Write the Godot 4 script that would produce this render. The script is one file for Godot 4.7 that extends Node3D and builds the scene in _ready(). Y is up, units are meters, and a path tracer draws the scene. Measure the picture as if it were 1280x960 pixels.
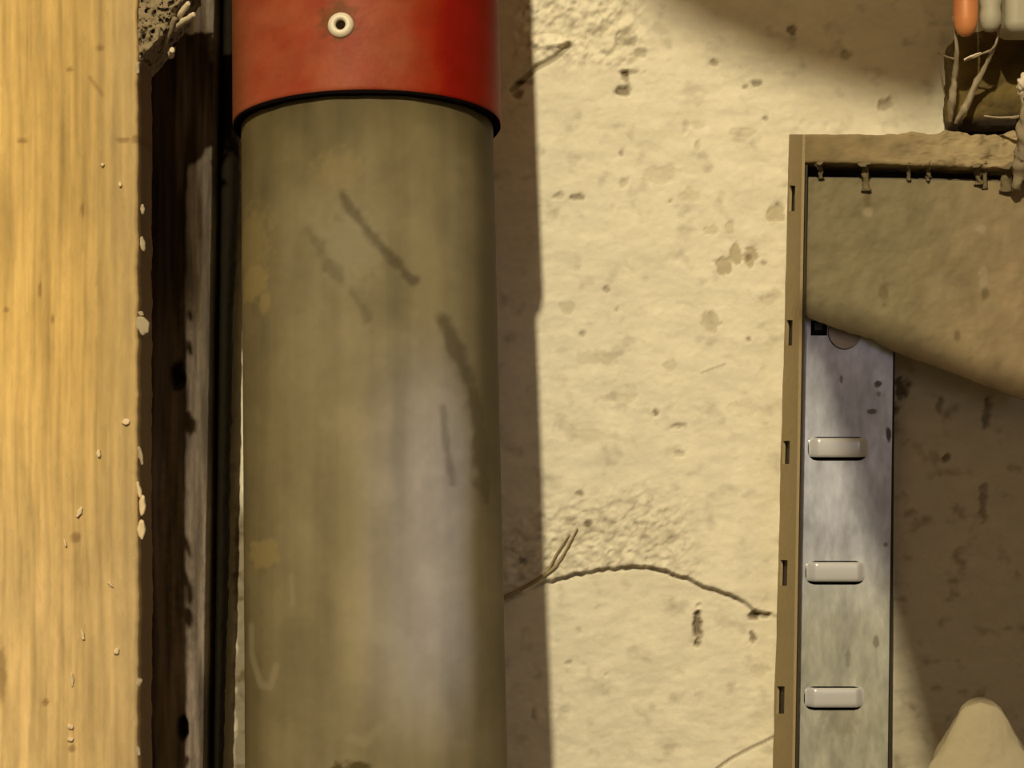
extends Node3D
# A cellar corner: pine post, dark stud, grey soil pipe in a red sleeve, limewashed wall and an old steel box.

const F := 2000.0            # focal length in pixels of a 1280x960 frame
const WD := 0.87             # distance of the plaster wall
const FLOOR_Y := -0.9
const CEIL_Y := 1.6
const LAMP := Vector3(-0.33, 1.2, 1.13)

var rng := RandomNumberGenerator.new()
var n_a := FastNoiseLite.new()
var n_b := FastNoiseLite.new()
var n_c := FastNoiseLite.new()
var n_f := FastNoiseLite.new()

# ------------------------------------------------------------------ helpers
func at(px: float, py: float, d: float) -> Vector3:
	return Vector3((px - 640.0) / F * d, (480.0 - py) / F * d, -d)

func lin(r: float, g: float, b: float) -> Color:      # a colour by its sRGB bytes, as linear values
	return Color(r / 255.0, g / 255.0, b / 255.0).srgb_to_linear()

func mat(called: String, c: Color, rough: float, metal := 0.0, vertex := false) -> StandardMaterial3D:
	var m := StandardMaterial3D.new()
	m.resource_name = called
	m.albedo_color = Color.WHITE if vertex else c.linear_to_srgb()
	m.vertex_color_use_as_albedo = vertex
	m.roughness = rough
	m.metallic = metal
	return m

func grain(m: StandardMaterial3D, freq: float, tiles: Vector3, amount: float, rnd: int) -> StandardMaterial3D:
	var no := FastNoiseLite.new()
	no.seed = rnd
	no.frequency = freq
	no.fractal_octaves = 5
	var t := NoiseTexture2D.new()
	t.width = 512
	t.height = 512
	t.seamless = true
	t.as_normal_map = true
	t.bump_strength = 6.0
	t.noise = no
	m.normal_enabled = true
	m.normal_texture = t
	m.normal_scale = amount
	m.uv1_triplanar = true
	m.uv1_scale = tiles
	return m

func base(called: String, label: String, category: String, where := Vector3.ZERO) -> Node3D:
	var o := Node3D.new()
	o.name = called
	add_child(o, true)
	o.position = where
	tag(o, label, category)
	return o

func tag(o: Node, label: String, category: String, group := "") -> void:
	o.set_meta("label", label)
	o.set_meta("category", category)
	if group:
		o.set_meta("group", group)

func obj(called: String, mesh: Mesh, m: Material, parent: Node = self) -> MeshInstance3D:
	var o := MeshInstance3D.new()
	o.name = called
	o.mesh = mesh
	o.material_override = m
	o.cast_shadow = GeometryInstance3D.SHADOW_CASTING_SETTING_ON
	parent.add_child(o, true)
	return o

func struct(called: String, mesh: Mesh, m: Material, label: String, category: String) -> MeshInstance3D:
	var o := obj(called, mesh, m)
	o.set_meta("kind", "structure")
	tag(o, label, category)
	return o

# A grid of nu x nv points; fn(i, j) gives [position, colour]; i runs to the right and j up as seen from the front.
func sheet(nu: int, nv: int, fn: Callable, closed := false) -> ArrayMesh:
	var P := PackedVector3Array()
	var C := PackedColorArray()
	var N := PackedVector3Array()
	P.resize(nu * nv)
	C.resize(nu * nv)
	N.resize(nu * nv)
	for j in nv:
		for i in nu:
			var r: Array = fn.call(i, j)
			P[j * nu + i] = r[0]
			C[j * nu + i] = r[1]
	var I := PackedInt32Array()
	var last := nu if closed else nu - 1
	I.resize(last * (nv - 1) * 6)
	var k := 0
	for j in nv - 1:
		for i in last:
			var a := j * nu + i
			var b := a + nu
			var a2 := j * nu + (i + 1) % nu
			var b2 := a2 + nu
			var n1 := (P[b2] - P[a]).cross(P[b] - P[a])
			var n2 := (P[a2] - P[a]).cross(P[b2] - P[a])
			N[a] += n1 + n2
			N[b] += n1
			N[b2] += n1 + n2
			N[a2] += n2
			I[k] = a
			I[k + 1] = b
			I[k + 2] = b2
			I[k + 3] = a
			I[k + 4] = b2
			I[k + 5] = a2
			k += 6
	for q in N.size():
		N[q] = N[q].normalized() if N[q].length_squared() > 0.0 else Vector3.UP
	return packed(P, N, C, I)

func packed(P: PackedVector3Array, N: PackedVector3Array, C: PackedColorArray, I: PackedInt32Array) -> ArrayMesh:
	var arr := []
	arr.resize(Mesh.ARRAY_MAX)
	arr[Mesh.ARRAY_VERTEX] = P
	arr[Mesh.ARRAY_NORMAL] = N
	if C.size():
		arr[Mesh.ARRAY_COLOR] = C
	arr[Mesh.ARRAY_INDEX] = I
	var m := ArrayMesh.new()
	m.add_surface_from_arrays(Mesh.PRIMITIVE_TRIANGLES, arr)
	return m

func quad(st: SurfaceTool, a: Vector3, b: Vector3, c: Vector3, d: Vector3) -> void:   # clockwise as seen from the front
	for p in [a, b, c, a, c, d]:
		st.add_vertex(p)

# A slab: a polygon in pixels at one distance per corner, with a thickness away from the camera.
func slab(poly: PackedVector2Array, depths: PackedFloat32Array, thick: float) -> ArrayMesh:
	var st := SurfaceTool.new()
	st.begin(Mesh.PRIMITIVE_TRIANGLES)
	st.set_smooth_group(-1)
	var tri := Geometry2D.triangulate_polygon(poly)
	var f: Array[Vector3] = []
	var g: Array[Vector3] = []
	for i in poly.size():
		f.append(at(poly[i].x, poly[i].y, depths[i]))
		g.append(f[i] + Vector3(0, 0, -thick))
	for i in range(0, tri.size(), 3):
		var a := f[tri[i]]
		var b := f[tri[i + 1]]
		var c := f[tri[i + 2]]
		if (c - a).cross(b - a).z < 0.0:
			for p in [a, c, b]:
				st.add_vertex(p)
			for p in [g[tri[i]], g[tri[i + 1]], g[tri[i + 2]]]:
				st.add_vertex(p)
		else:
			for p in [a, b, c]:
				st.add_vertex(p)
			for p in [g[tri[i]], g[tri[i + 2]], g[tri[i + 1]]]:
				st.add_vertex(p)
	var cw := Geometry2D.is_polygon_clockwise(poly)
	for i in poly.size():
		var j := (i + 1) % poly.size()
		if cw:
			quad(st, f[j], f[i], g[i], g[j])
		else:
			quad(st, f[i], f[j], g[j], g[i])
	st.generate_normals()
	return st.commit()

# A box with rounded edges, finely divided; push(position, normal) may move each point and fn colours it.
func rbox(size: Vector3, r: float, n: int, push = null, paint = null) -> ArrayMesh:
	var P := PackedVector3Array()
	var N := PackedVector3Array()
	var C := PackedColorArray()
	var I := PackedInt32Array()
	var h := size * 0.5
	for axis in 3:
		for sgn in [-1.0, 1.0]:
			var u := (axis + 1) % 3
			var v := (axis + 2) % 3
			var su := steps(h[u], r, n)
			var sv := steps(h[v], r, n)
			var first := P.size()
			for b in sv:
				for a in su:
					var p := Vector3.ZERO
					p[axis] = sgn * h[axis]
					p[u] = a
					p[v] = b
					var inner := Vector3(clampf(p.x, -h.x + r, h.x - r), clampf(p.y, -h.y + r, h.y - r), clampf(p.z, -h.z + r, h.z - r))
					var nn := (p - inner).normalized()
					p = inner + nn * r
					if push != null:
						p = push.call(p, nn)
					P.append(p)
					N.append(nn)
					C.append(paint.call(p) if paint != null else Color.WHITE)
			var w := su.size()
			for j in sv.size() - 1:
				for i in w - 1:
					var q := first + j * w + i
					if sgn > 0.0:
						I.append_array([q, q + w, q + w + 1, q, q + w + 1, q + 1])
					else:
						I.append_array([q, q + w + 1, q + w, q, q + 1, q + w + 1])
	if push != null:
		var M := PackedVector3Array()
		M.resize(P.size())
		for k in range(0, I.size(), 3):
			var fn := (P[I[k + 2]] - P[I[k]]).cross(P[I[k + 1]] - P[I[k]])
			for z in 3:
				M[I[k + z]] += fn
		for k in P.size():
			N[k] = M[k].normalized() if M[k].length_squared() > 0.0 else N[k]
	return packed(P, N, C, I)

func steps(h: float, r: float, n: int) -> Array[float]:
	var out: Array[float] = []
	for k in 4:
		out.append(-h + r * (1.0 - cos(k / 3.0 * PI / 2.0)) if false else -h + r * k / 3.0)
	for k in range(1, n):
		out.append(lerpf(-h + r, h - r, k / float(n)))
	for k in 4:
		out.append(h - r + r * k / 3.0)
	return out

func tube(pts: Array, radii: Array, sides := 10, wob := 0.0, rnd := 1) -> ArrayMesh:
	# a Catmull-Rom sweep through pts with a radius at each
	var path: Array[Vector3] = []
	var rad: Array[float] = []
	var sub := 8
	for k in pts.size() - 1:
		var p0: Vector3 = pts[maxi(k - 1, 0)]
		var p1: Vector3 = pts[k]
		var p2: Vector3 = pts[k + 1]
		var p3: Vector3 = pts[mini(k + 2, pts.size() - 1)]
		for s in sub + (1 if k == pts.size() - 2 else 0):
			var t := s / float(sub)
			path.append(p1.cubic_interpolate(p2, p0, p3, t))
			rad.append(lerpf(radii[k], radii[k + 1], t))
	var rows := path.size()
	var seen: Array = []
	for j in rows:
		var d: Vector3 = (path[mini(j + 1, rows - 1)] - path[maxi(j - 1, 0)]).normalized()
		var a := d.cross(Vector3(0.31, 0.17, 0.93)).normalized()
		seen.append([a, a.cross(d)])
	return sheet(sides, rows + 2, func(i: int, jj: int) -> Array:
		var j := clampi(jj - 1, 0, rows - 1)
		var ang := TAU * i / sides
		var r := rad[j] * (1.0 + wob * n_b.get_noise_3d(ang * 30.0, j * 9.0, rnd * 40.0))
		if jj == 0 or jj == rows + 1:
			r = 0.0
		return [path[j] + (seen[j][0] * cos(ang) + seen[j][1] * sin(ang)) * r, Color.WHITE], true)

# Surface nets of a field that is negative inside.
func nets(lo: Vector3, hi: Vector3, cell: float, field: Callable) -> ArrayMesh:
	var nx := int((hi.x - lo.x) / cell) + 2
	var ny := int((hi.y - lo.y) / cell) + 2
	var nz := int((hi.z - lo.z) / cell) + 2
	var v := PackedFloat32Array()
	v.resize(nx * ny * nz)
	for z in nz:
		for y in ny:
			for x in nx:
				v[(z * ny + y) * nx + x] = field.call(lo + Vector3(x, y, z) * cell)
	var vid := {}
	var P := PackedVector3Array()
	var off := [Vector3i(0, 0, 0), Vector3i(1, 0, 0), Vector3i(0, 1, 0), Vector3i(1, 1, 0), Vector3i(0, 0, 1), Vector3i(1, 0, 1), Vector3i(0, 1, 1), Vector3i(1, 1, 1)]
	var edges := [[0, 1], [2, 3], [4, 5], [6, 7], [0, 2], [1, 3], [4, 6], [5, 7], [0, 4], [1, 5], [2, 6], [3, 7]]
	for z in nz - 1:
		for y in ny - 1:
			for x in nx - 1:
				var val: Array[float] = []
				var neg := 0
				for o in off:
					var f := v[((z + o.z) * ny + y + o.y) * nx + x + o.x]
					val.append(f)
					if f < 0.0:
						neg += 1
				if neg == 0 or neg == 8:
					continue
				var s := Vector3.ZERO
				var c := 0
				for e in edges:
					if (val[e[0]] < 0.0) != (val[e[1]] < 0.0):
						var t: float = val[e[0]] / (val[e[0]] - val[e[1]])
						s += Vector3(off[e[0]]).lerp(Vector3(off[e[1]]), t)
						c += 1
				vid[(z * ny + y) * nx + x] = P.size()
				P.append(lo + (Vector3(x, y, z) + s / c) * cell)
	var I := PackedInt32Array()
	var st := [1, nx, nx * ny]
	for z in range(1, nz - 1):
		for y in range(1, ny - 1):
			for x in range(1, nx - 1):
				var q := (z * ny + y) * nx + x
				for ax in 3:
					var f0 := v[q]
					var f1 := v[q + st[ax]]
					if (f0 < 0.0) == (f1 < 0.0):
						continue
					var u: int = st[(ax + 1) % 3]
					var w: int = st[(ax + 2) % 3]
					if not (vid.has(q) and vid.has(q - u) and vid.has(q - w) and vid.has(q - u - w)):
						continue
					var a: int = vid[q - u - w]
					var b: int = vid[q - w]
					var c2: int = vid[q]
					var d: int = vid[q - u]
					if f0 < 0.0:
						I.append_array([a, c2, b, a, d, c2])
					else:
						I.append_array([a, b, c2, a, c2, d])
	var N := PackedVector3Array()
	N.resize(P.size())
	for k in range(0, I.size(), 3):
		var fn := (P[I[k + 2]] - P[I[k]]).cross(P[I[k + 1]] - P[I[k]])
		for z in 3:
			N[I[k + z]] += fn
	for k in N.size():
		N[k] = N[k].normalized() if N[k].length_squared() > 0.0 else Vector3.UP
	return packed(P, N, PackedColorArray(), I)

func line_d(p: Vector2, pts: Array) -> float:
	var best := 1e9
	for k in pts.size() - 1:
		best = minf(best, Geometry2D.get_closest_point_to_segment(p, pts[k], pts[k + 1]).distance_to(p))
	return best

func blob(p: Vector2, c: Vector2, r: Vector2, soft := 0.3, wob := 0.35) -> float:   # 1 inside an uneven ellipse, 0 outside
	var q := (p - c) / r
	if absf(q.x) > 2.0 or absf(q.y) > 2.0:
		return 0.0
	var d := q.length() + wob * n_b.get_noise_2d(p.x * 2.2, p.y * 2.2)
	return 1.0 - smoothstep(1.0 - soft, 1.0 + soft, d)

func table(xs: Array, ys: Array, x: float) -> float:
	if x <= xs[0]:
		return ys[0]
	for k in xs.size() - 1:
		if x <= xs[k + 1]:
			return lerpf(ys[k], ys[k + 1], (x - xs[k]) / (xs[k + 1] - xs[k]))
	return ys[-1]

# ------------------------------------------------------------------ the scene
func _ready() -> void:
	rng.seed = 7
	for k in 4:
		var no: FastNoiseLite = [n_a, n_b, n_c, n_f][k]
		no.seed = 11 + k
		no.noise_type = FastNoiseLite.TYPE_SIMPLEX_SMOOTH
		no.frequency = [0.008, 0.03, 0.09, 0.02][k]
		no.fractal_type = FastNoiseLite.FRACTAL_FBM
		no.fractal_octaves = [4, 3, 3, 5][k]

	var cam := Camera3D.new()
	cam.name = "camera"
	cam.fov = rad_to_deg(2.0 * atan(480.0 / F))
	cam.near = 0.01
	add_child(cam)
	cam.current = true

	var we := WorldEnvironment.new()
	we.name = "world_environment"
	var env := Environment.new()
	env.background_mode = Environment.BG_COLOR
	env.background_color = Color(0.01, 0.01, 0.01)
	env.tonemap_mode = Environment.TONE_MAPPER_LINEAR
	env.tonemap_exposure = 1.0
	env.sdfgi_enabled = true
	env.ssao_enabled = true
	env.ssil_enabled = true
	we.environment = env
	add_child(we)

	var bulb_light := OmniLight3D.new()
	bulb_light.name = "bulb_light"
	bulb_light.position = LAMP
	bulb_light.light_color = lin(255, 240, 206).linear_to_srgb()
	bulb_light.light_energy = 4.6
	bulb_light.light_size = 0.03
	bulb_light.omni_range = 8.0
	bulb_light.omni_attenuation = 2.0
	bulb_light.shadow_enabled = true
	add_child(bulb_light)

	var day := AreaLight3D.new()
	day.name = "window_light"
	day.area_size = Vector2(0.48, 0.48)
	day.light_color = Color(0.72, 0.78, 1.0)
	day.light_energy = 0.30
	day.area_range = 8.0
	day.area_attenuation = 2.0
	day.shadow_enabled = true
	add_child(day)
	day.position = Vector3(0.88, 0.15, 1.05)
	day.look_at_from_position(day.position, day.position + Vector3(-1, 0, 0), Vector3.UP)

	build_room()
	build_wall()
	build_post()
	build_stud()
	build_pipe()
	build_box()
	build_strap()
	build_fittings()
	build_stone()
	build_webs()
	build_lamp()

func boxm(size: Vector3) -> BoxMesh:
	var b := BoxMesh.new()
	b.size = size
	return b

func build_room() -> void:
	var m := grain(mat("cellar_stone", Color(0.13, 0.11, 0.08), 0.95), 0.02, Vector3(3, 3, 3), 0.6, 3)
	var earth := grain(mat("earth", Color(0.12, 0.09, 0.06), 1.0), 0.03, Vector3(4, 4, 4), 1.0, 4)
	var boards := grain(mat("old_boards", Color(0.12, 0.08, 0.045), 0.85), 0.02, Vector3(2, 14, 2), 0.6, 5)
	var o := struct("floor", boxm(Vector3(2.2, 0.1, 3.2)), earth, "trodden earth floor of the cellar below the view", "floor")
	o.position = Vector3(0, FLOOR_Y - 0.05, 0.6)
	o = struct("ceiling", boxm(Vector3(2.2, 0.1, 3.2)), boards, "old brown boards of the cellar ceiling above the view", "ceiling")
	o.position = Vector3(0, CEIL_Y + 0.05, 0.6)
	var hh := CEIL_Y - FLOOR_Y
	var my := (CEIL_Y + FLOOR_Y) / 2.0
	o = struct("wall_left", boxm(Vector3(0.1, hh, 3.2)), m, "dark stone side wall beyond the pine post", "wall")
	o.position = Vector3(-0.95, my, 0.6)
	o = struct("wall_front", boxm(Vector3(2.0, hh, 0.1)), m, "dark stone wall behind the viewer", "wall")
	o.position = Vector3(0, my, 2.1)
	# the wall on the right has a small window
	var wy0 := -0.1
	var wy1 := 0.4
	var st := SurfaceTool.new()
	st.begin(Mesh.PRIMITIVE_TRIANGLES)
	for b in [[FLOOR_Y, wy0, -1.0, 2.15], [wy1, CEIL_Y, -1.0, 2.15], [wy0, wy1, -1.0, 0.8], [wy0, wy1, 1.3, 2.15]]:
		st.append_from(boxm(Vector3(0.1, b[1] - b[0], b[3] - b[2])), 0, Transform3D(Basis(), Vector3(0.95, (b[0] + b[1]) / 2, (b[2] + b[3]) / 2)))
	struct("wall_right", st.commit(), m, "dark stone side wall with a small window to the right", "wall")
	var pane := mat("daylight_pane", Color(0.6, 0.65, 0.8), 0.4)
	pane.emission_enabled = true
	pane.emission = Color(0.72, 0.78, 1.0)
	pane.emission_energy_multiplier = 0.06
	o = struct("window_1", boxm(Vector3(0.01, 0.5, 0.5)), pane, "small cool daylit window in the right wall", "window")
	o.position = Vector3(0.93, 0.15, 1.05)
	# unseen planks, added above the view to shade the wall's corner and the box
	var wood := grain(mat("plank_wood", Color(0.3, 0.2, 0.1), 0.8), 0.02, Vector3(3, 14, 3), 0.6, 6)
	var a: Array = []
	for q in [[1000, 424, .848], [1020, 452, .848], [1048, 540, .848], [1085, 650, .848], [1106, 715, .848], [1128, 810, .87], [1168, 960, .87], [1178, 1000, .87]]:
		a.append(towards_lamp(q[0], q[1], q[2], -0.40))
	a.append(Vector3(0.9, a[-1].y, -0.40))
	var hi := towards_lamp(1280, 556, .87, -0.40)
	a.append(Vector3(0.9, hi.y - 0.02, -0.40))
	a.append(hi)
	a.append(towards_lamp(1120, 488, .87, -0.40))
	shade_plank("shadow_plank_1", a, 0.02, wood, "unseen plank added on the right wall to shade the steel box")
	var b: Array = []
	for q in [[770, -40, .87], [796, -8, .87], [832, 20, .87], [880, 47, .87], [950, 84, .87], [1040, 116, .87], [1110, 134, .87], [1180, 146, .87], [1212, 90, .87], [1250, 0, .87]]:
		b.append(towards_lamp(q[0], q[1], q[2], -0.15))
	b.append(Vector3(0.9, b[-1].y, -0.15))
	b.append(Vector3(0.9, b[0].y + 0.2, -0.15))
	b.append(b[0] + Vector3(-0.02, 0.2, 0))
	shade_plank("shadow_plank_2", b, 0.025, wood, "wide unseen plank added high up to shade the plaster wall corner")

func towards_lamp(px: float, py: float, d: float, z: float) -> Vector3:
	var p := at(px, py, d)
	return p.lerp(LAMP, (z - p.z) / (LAMP.z - p.z))

func shade_plank(called: String, pts: Array, thick: float, m: Material, label: String) -> void:
	var poly := PackedVector2Array()
	for p in pts:
		poly.append(Vector2(p.x, p.y))
	if Geometry2D.is_polygon_clockwise(poly):
		poly.reverse()
	var tri := Geometry2D.triangulate_polygon(poly)
	var st := SurfaceTool.new()
	st.begin(Mesh.PRIMITIVE_TRIANGLES)
	st.set_smooth_group(-1)
	var z: float = pts[0].z
	for k in range(0, tri.size(), 3):
		var f: Array[Vector3] = []
		for q in 3:
			f.append(Vector3(poly[tri[k + q]].x, poly[tri[k + q]].y, z))
		if (f[2] - f[0]).cross(f[1] - f[0]).z < 0.0:
			f.reverse()
		for q in [f[0], f[1], f[2]]:
			st.add_vertex(q)
		for q in [f[0], f[2], f[1]]:
			st.add_vertex(q + Vector3(0, 0, -thick))
	for k in poly.size():
		var e := Vector3(poly[k].x, poly[k].y, z)
		var g := Vector3(poly[(k + 1) % poly.size()].x, poly[(k + 1) % poly.size()].y, z)
		var bz := Vector3(0, 0, -thick)
		quad(st, e, g, g + bz, e + bz)
	st.generate_normals()
	struct(called, st.commit(), m, label, "plank")

# ---------------------------------------------------------------- the plaster wall
var arc_x := [560.0, 640.0, 680.0, 720.0, 760.0, 815.0, 845.0, 880.0, 920.0, 942.0, 968.0, 1000.0]
var arc_y := [775.0, 745.0, 727.0, 716.0, 709.0, 707.0, 717.0, 731.0, 745.0, 760.0, 769.0, 772.0]
# pits: x, y, radius x, radius y, depth in mm, dirt
var pits := [[872, 783, 4.5, 20, 4.0, 0.85], [942, 769, 6, 6, 2.5, 0.8], [955, 769, 10, 3, 2.0, 0.7], [941, 797, 4, 6, 2.0, 0.75],
	[779, 112, 8, 7, 2.5, 0.75], [782, 96, 4, 8, 1.5, 0.6], [786, 90, 14, 3, 1.5, 0.5], [784, 50, 12, 8, 1.6, 0.35], [800, 66, 9, 5, 1.4, 0.3],
	[722, 247, 9, 3, 1.6, 0.6], [697, 246, 9, 4, 1.4, 0.35], [780, 228, 5, 6, 1.0, 0.3], [838, 252, 3, 3, 1.0, 0.5], [820, 517, 4, 4, 1.5, 0.7], [758, 363, 4, 4, 1.0, 0.5],
	[728, 417, 4, 4, 1.0, 0.5], [936, 423, 3, 3, 1.0, 0.6], [771, 388, 3, 3, 0.8, 0.4], [850, 533, 9, 3, 1.2, 0.35], [847, 566, 10, 4, 1.2, 0.35], [726, 617, 5, 4, 1.4, 0.6],
	[736, 654, 5, 5, 1.4, 0.6], [800, 654, 8, 3, 1.0, 0.4], [946, 104, 5, 4, 1.5, 0.6], [933, 108, 4, 3, 1.2, 0.5], [957, 148, 3, 3, 1.0, 0.5], [777, 192, 3, 3, 1.0, 0.5], [893, 79, 5, 4, 1.4, 0.5],
	[987, 38, 7, 6, 2.0, 0.7], [648, 117, 5, 6, 2.0, 0.6], [655, 103, 9, 4, 1.5, 0.5], [652, 700, 5, 5, 1.8, 0.5], [666, 893, 4, 7, 1.4, 0.4], [712, 829, 4, 4, 1.0, 0.35],
	[724, 789, 4, 5, 1.0, 0.3], [758, 843, 3, 3, 1.0, 0.3], [1108, 132, 8, 8, 2.0, 0.4], [1056, 70, 7, 5, 1.5, 0.4], [1127, 485, 8, 12, 2.5, 0.5], [1119, 510, 5, 8, 2.5, 0.5],
	[1183, 572, 4, 4, 1.5, 0.4], [1234, 518, 5, 18, 1.5, 0.35], [1230, 628, 5, 20, 1.5, 0.3], [1175, 505, 4, 10, 1.2, 0.3], [936, 322, 4, 4, 1.0, 0.5], [955, 329, 4, 4, 0.9, 0.4], [873, 183, 3, 8, 0.9, 0.25], [857, 160, 4, 6, 0.9, 0.2]]
var peels := [[905, 332, 11, 13, 0.5], [920, 318, 8, 14, 0.5], [937, 322, 9, 13, 0.5], [969, 267, 12, 12, 0.42], [889, 402, 12, 13, 0.3], [826, 217, 22, 12, 0.16], [862, 245, 12, 10, 0.16], [889, 288, 10, 5, 0.25], [912, 285, 6, 8, 0.25],
	[708, 385, 10, 8, 0.22], [746, 447, 30, 9, 0.14], [838, 457, 8, 8, 0.18], [775, 497, 22, 6, 0.16], [735, 545, 28, 10, 0.12], [960, 375, 14, 6, 0.16], [930, 512, 20, 9, 0.12], [930, 165, 18, 6, 0.2], [950, 838, 12, 8, 0.14]]

func wall_at(px: float, py: float) -> Array:
	var p := Vector2(px, py)
	var h := 1.3 * n_a.get_noise_2d(px, py) + 0.42 * n_b.get_noise_2d(px * 0.6, py * 1.4) + 0.10 * n_c.get_noise_2d(px, py)
	var tone := 1.0 + 0.10 * n_f.get_noise_2d(px * 0.7, py * 1.3) + 0.05 * n_c.get_noise_2d(px * 0.7, py * 1.1)
	var dirt_shade := maxf(0.0, n_f.get_noise_2d(px + 900.0, py * 1.2) - 0.24) * 0.7
	# a thicker coat of old plaster that ends along a crack
	var up := table(arc_x, arc_y, px) + 3.0 * n_b.get_noise_2d(px * 1.5, 40.0) - py
	var side := smoothstep(560.0, 660.0, px) * (1.0 - smoothstep(900.0, 1010.0, px))
	h += side * 4.2 * (exp(-up / 90.0) if up > 0.0 else exp(up / 1.5))
	if up > -2.0 and up < 130.0:
		var rough := side * (1.0 - smoothstep(60.0, 125.0, up)) * (1.0 - smoothstep(820.0, 900.0, px))
		h += rough * (1.5 * n_b.get_noise_2d(px * 2.0, py * 2.6) + 0.8 * n_c.get_noise_2d(px * 1.1, py * 1.4))
		dirt_shade += rough * maxf(0.0, 0.22 + 0.6 * n_b.get_noise_2d(px * 1.6 + 70.0, py * 2.0)) * 0.6
	if absf(up) < 7.0:
		var crack := side * (1.0 - smoothstep(1.0, 4.5, absf(up + 2.0))) * (0.6 + 0.7 * n_b.get_noise_2d(px * 1.2, 7.0))
		h -= 1.8 * crack
		dirt_shade += 0.5 * maxf(0.0, crack)
	# second crack and the broken flakes at the top left
	if px < 830.0 and py < 130.0:
		var chips := (1.0 - smoothstep(60.0, 100.0, py)) * (1.0 - smoothstep(770.0, 830.0, px)) * smoothstep(630.0, 660.0, px)
		h += chips * (2.6 * n_b.get_noise_2d(px * 1.5 + 300.0, py * 1.5) + 0.9 * n_c.get_noise_2d(px, py))
		dirt_shade += chips * maxf(0.0, n_b.get_noise_2d(px * 1.3 + 50.0, py * 1.6)) * 0.5
		var flake := blob(p, Vector2(684, 52), Vector2(24, 8), 0.2, 0.2)
		h += 2.5 * flake
		tone += 0.1 * flake
		var g := line_d(p, [Vector2(640, 112), Vector2(668, 86), Vector2(694, 72), Vector2(712, 56)])
		var gm := 1.0 - smoothstep(2.0, 5.0, g)
		h -= 2.2 * gm
		dirt_shade += 0.55 * gm
	if px > 860.0 and py > 900.0:
		var g2 := 1.0 - smoothstep(0.8, 2.6, line_d(p, [Vector2(895, 962), Vector2(915, 948), Vector2(940, 935), Vector2(968, 922)]))
		h -= 1.2 * g2
		dirt_shade += 0.6 * g2
	if px > 670.0 and px < 960.0 and py > 440.0 and py < 500.0:
		dirt_shade += 0.35 * (1.0 - smoothstep(0.6, 2.2, line_d(p, [Vector2(876, 466), Vector2(892, 460), Vector2(906, 455)])))
	for q in pits:
		if absf(px - q[0]) < q[2] * 2.2 and absf(py - q[1]) < q[3] * 2.2:
			var b := blob(p, Vector2(q[0], q[1]), Vector2(q[2], q[3]), 0.4, 0.85)
			h -= q[4] * b
			dirt_shade += q[5] * b
	var peel := 0.0
	for q in peels:
		if absf(px - q[0]) < q[2] * 2.2 and absf(py - q[1]) < q[3] * 2.2:
			peel = maxf(peel, 1.45 * q[4] * blob(p, Vector2(q[0], q[1]), Vector2(q[2], q[3]), 0.12, 0.5))
	h -= 1.2 * peel
	# brown band beside the pipe
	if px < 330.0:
		dirt_shade += 0.75 * smoothstep(291.0, 296.0, px + 6.0 * n_b.get_noise_2d(20.0, py)) * smoothstep(600.0, 660.0, py)
	dirt_shade += 0.48 * smoothstep(1095.0, 1125.0, px) * smoothstep(380.0, 480.0, py)  # inside the box: shade painted into the wall colour along with dirt
	var c := Color(0.80, 0.74, 0.55) * tone
	c = c.lerp(Color(0.40, 0.33, 0.18), clampf(peel, 0.0, 1.0))
	c = c.lerp(Color(0.13, 0.09, 0.045), clampf(dirt_shade, 0.0, 0.95))
	c.a = 1.0
	return [h * 0.001, c]

func build_wall() -> void:
	var xs: Array[float] = [-0.9, -0.6, -0.4]
	var x := -0.26
	while x < -0.03:
		xs.append(x)
		x += 0.004 if x < -0.17 or x > -0.13 else 0.0015
	while x < 0.30:
		xs.append(x)
		x += 0.001
	xs.append_array([0.32, 0.36, 0.42, 0.5, 0.7, 0.9])
	var ys: Array[float] = [FLOOR_Y, -0.7, -0.5, -0.35, -0.28, -0.24]
	var y := -0.215
	while y < 0.216:
		ys.append(y)
		y += 0.001
	ys.append_array([0.24, 0.28, 0.35, 0.5, 0.7, 0.9, CEIL_Y])
	var m := grain(mat("limewash", Color.WHITE, 0.93, 0.0, true), 0.03, Vector3(14, 14, 14), 0.22, 21)
	m.metallic_specular = 0.25
	var mesh := sheet(xs.size(), ys.size(), func(i: int, j: int) -> Array:
		var r := wall_at(640.0 + xs[i] * F / WD, 480.0 - ys[j] * F / WD)
		return [Vector3(xs[i], ys[j], -WD + r[0]), r[1]])
	# thickness behind the face
	var st := SurfaceTool.new()
	st.begin(Mesh.PRIMITIVE_TRIANGLES)
	st.append_from(mesh, 0, Transform3D())
	var bb := boxm(Vector3(2.0, CEIL_Y - FLOOR_Y, 0.12))
	st.append_from(bb, 0, Transform3D(Basis(), Vector3(0, (CEIL_Y + FLOOR_Y) / 2.0, -WD - 0.07)))
	struct("wall_back", st.commit(), m, "cream limewashed rough plaster wall, cracked and pitted, behind the pipe", "wall")

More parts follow.
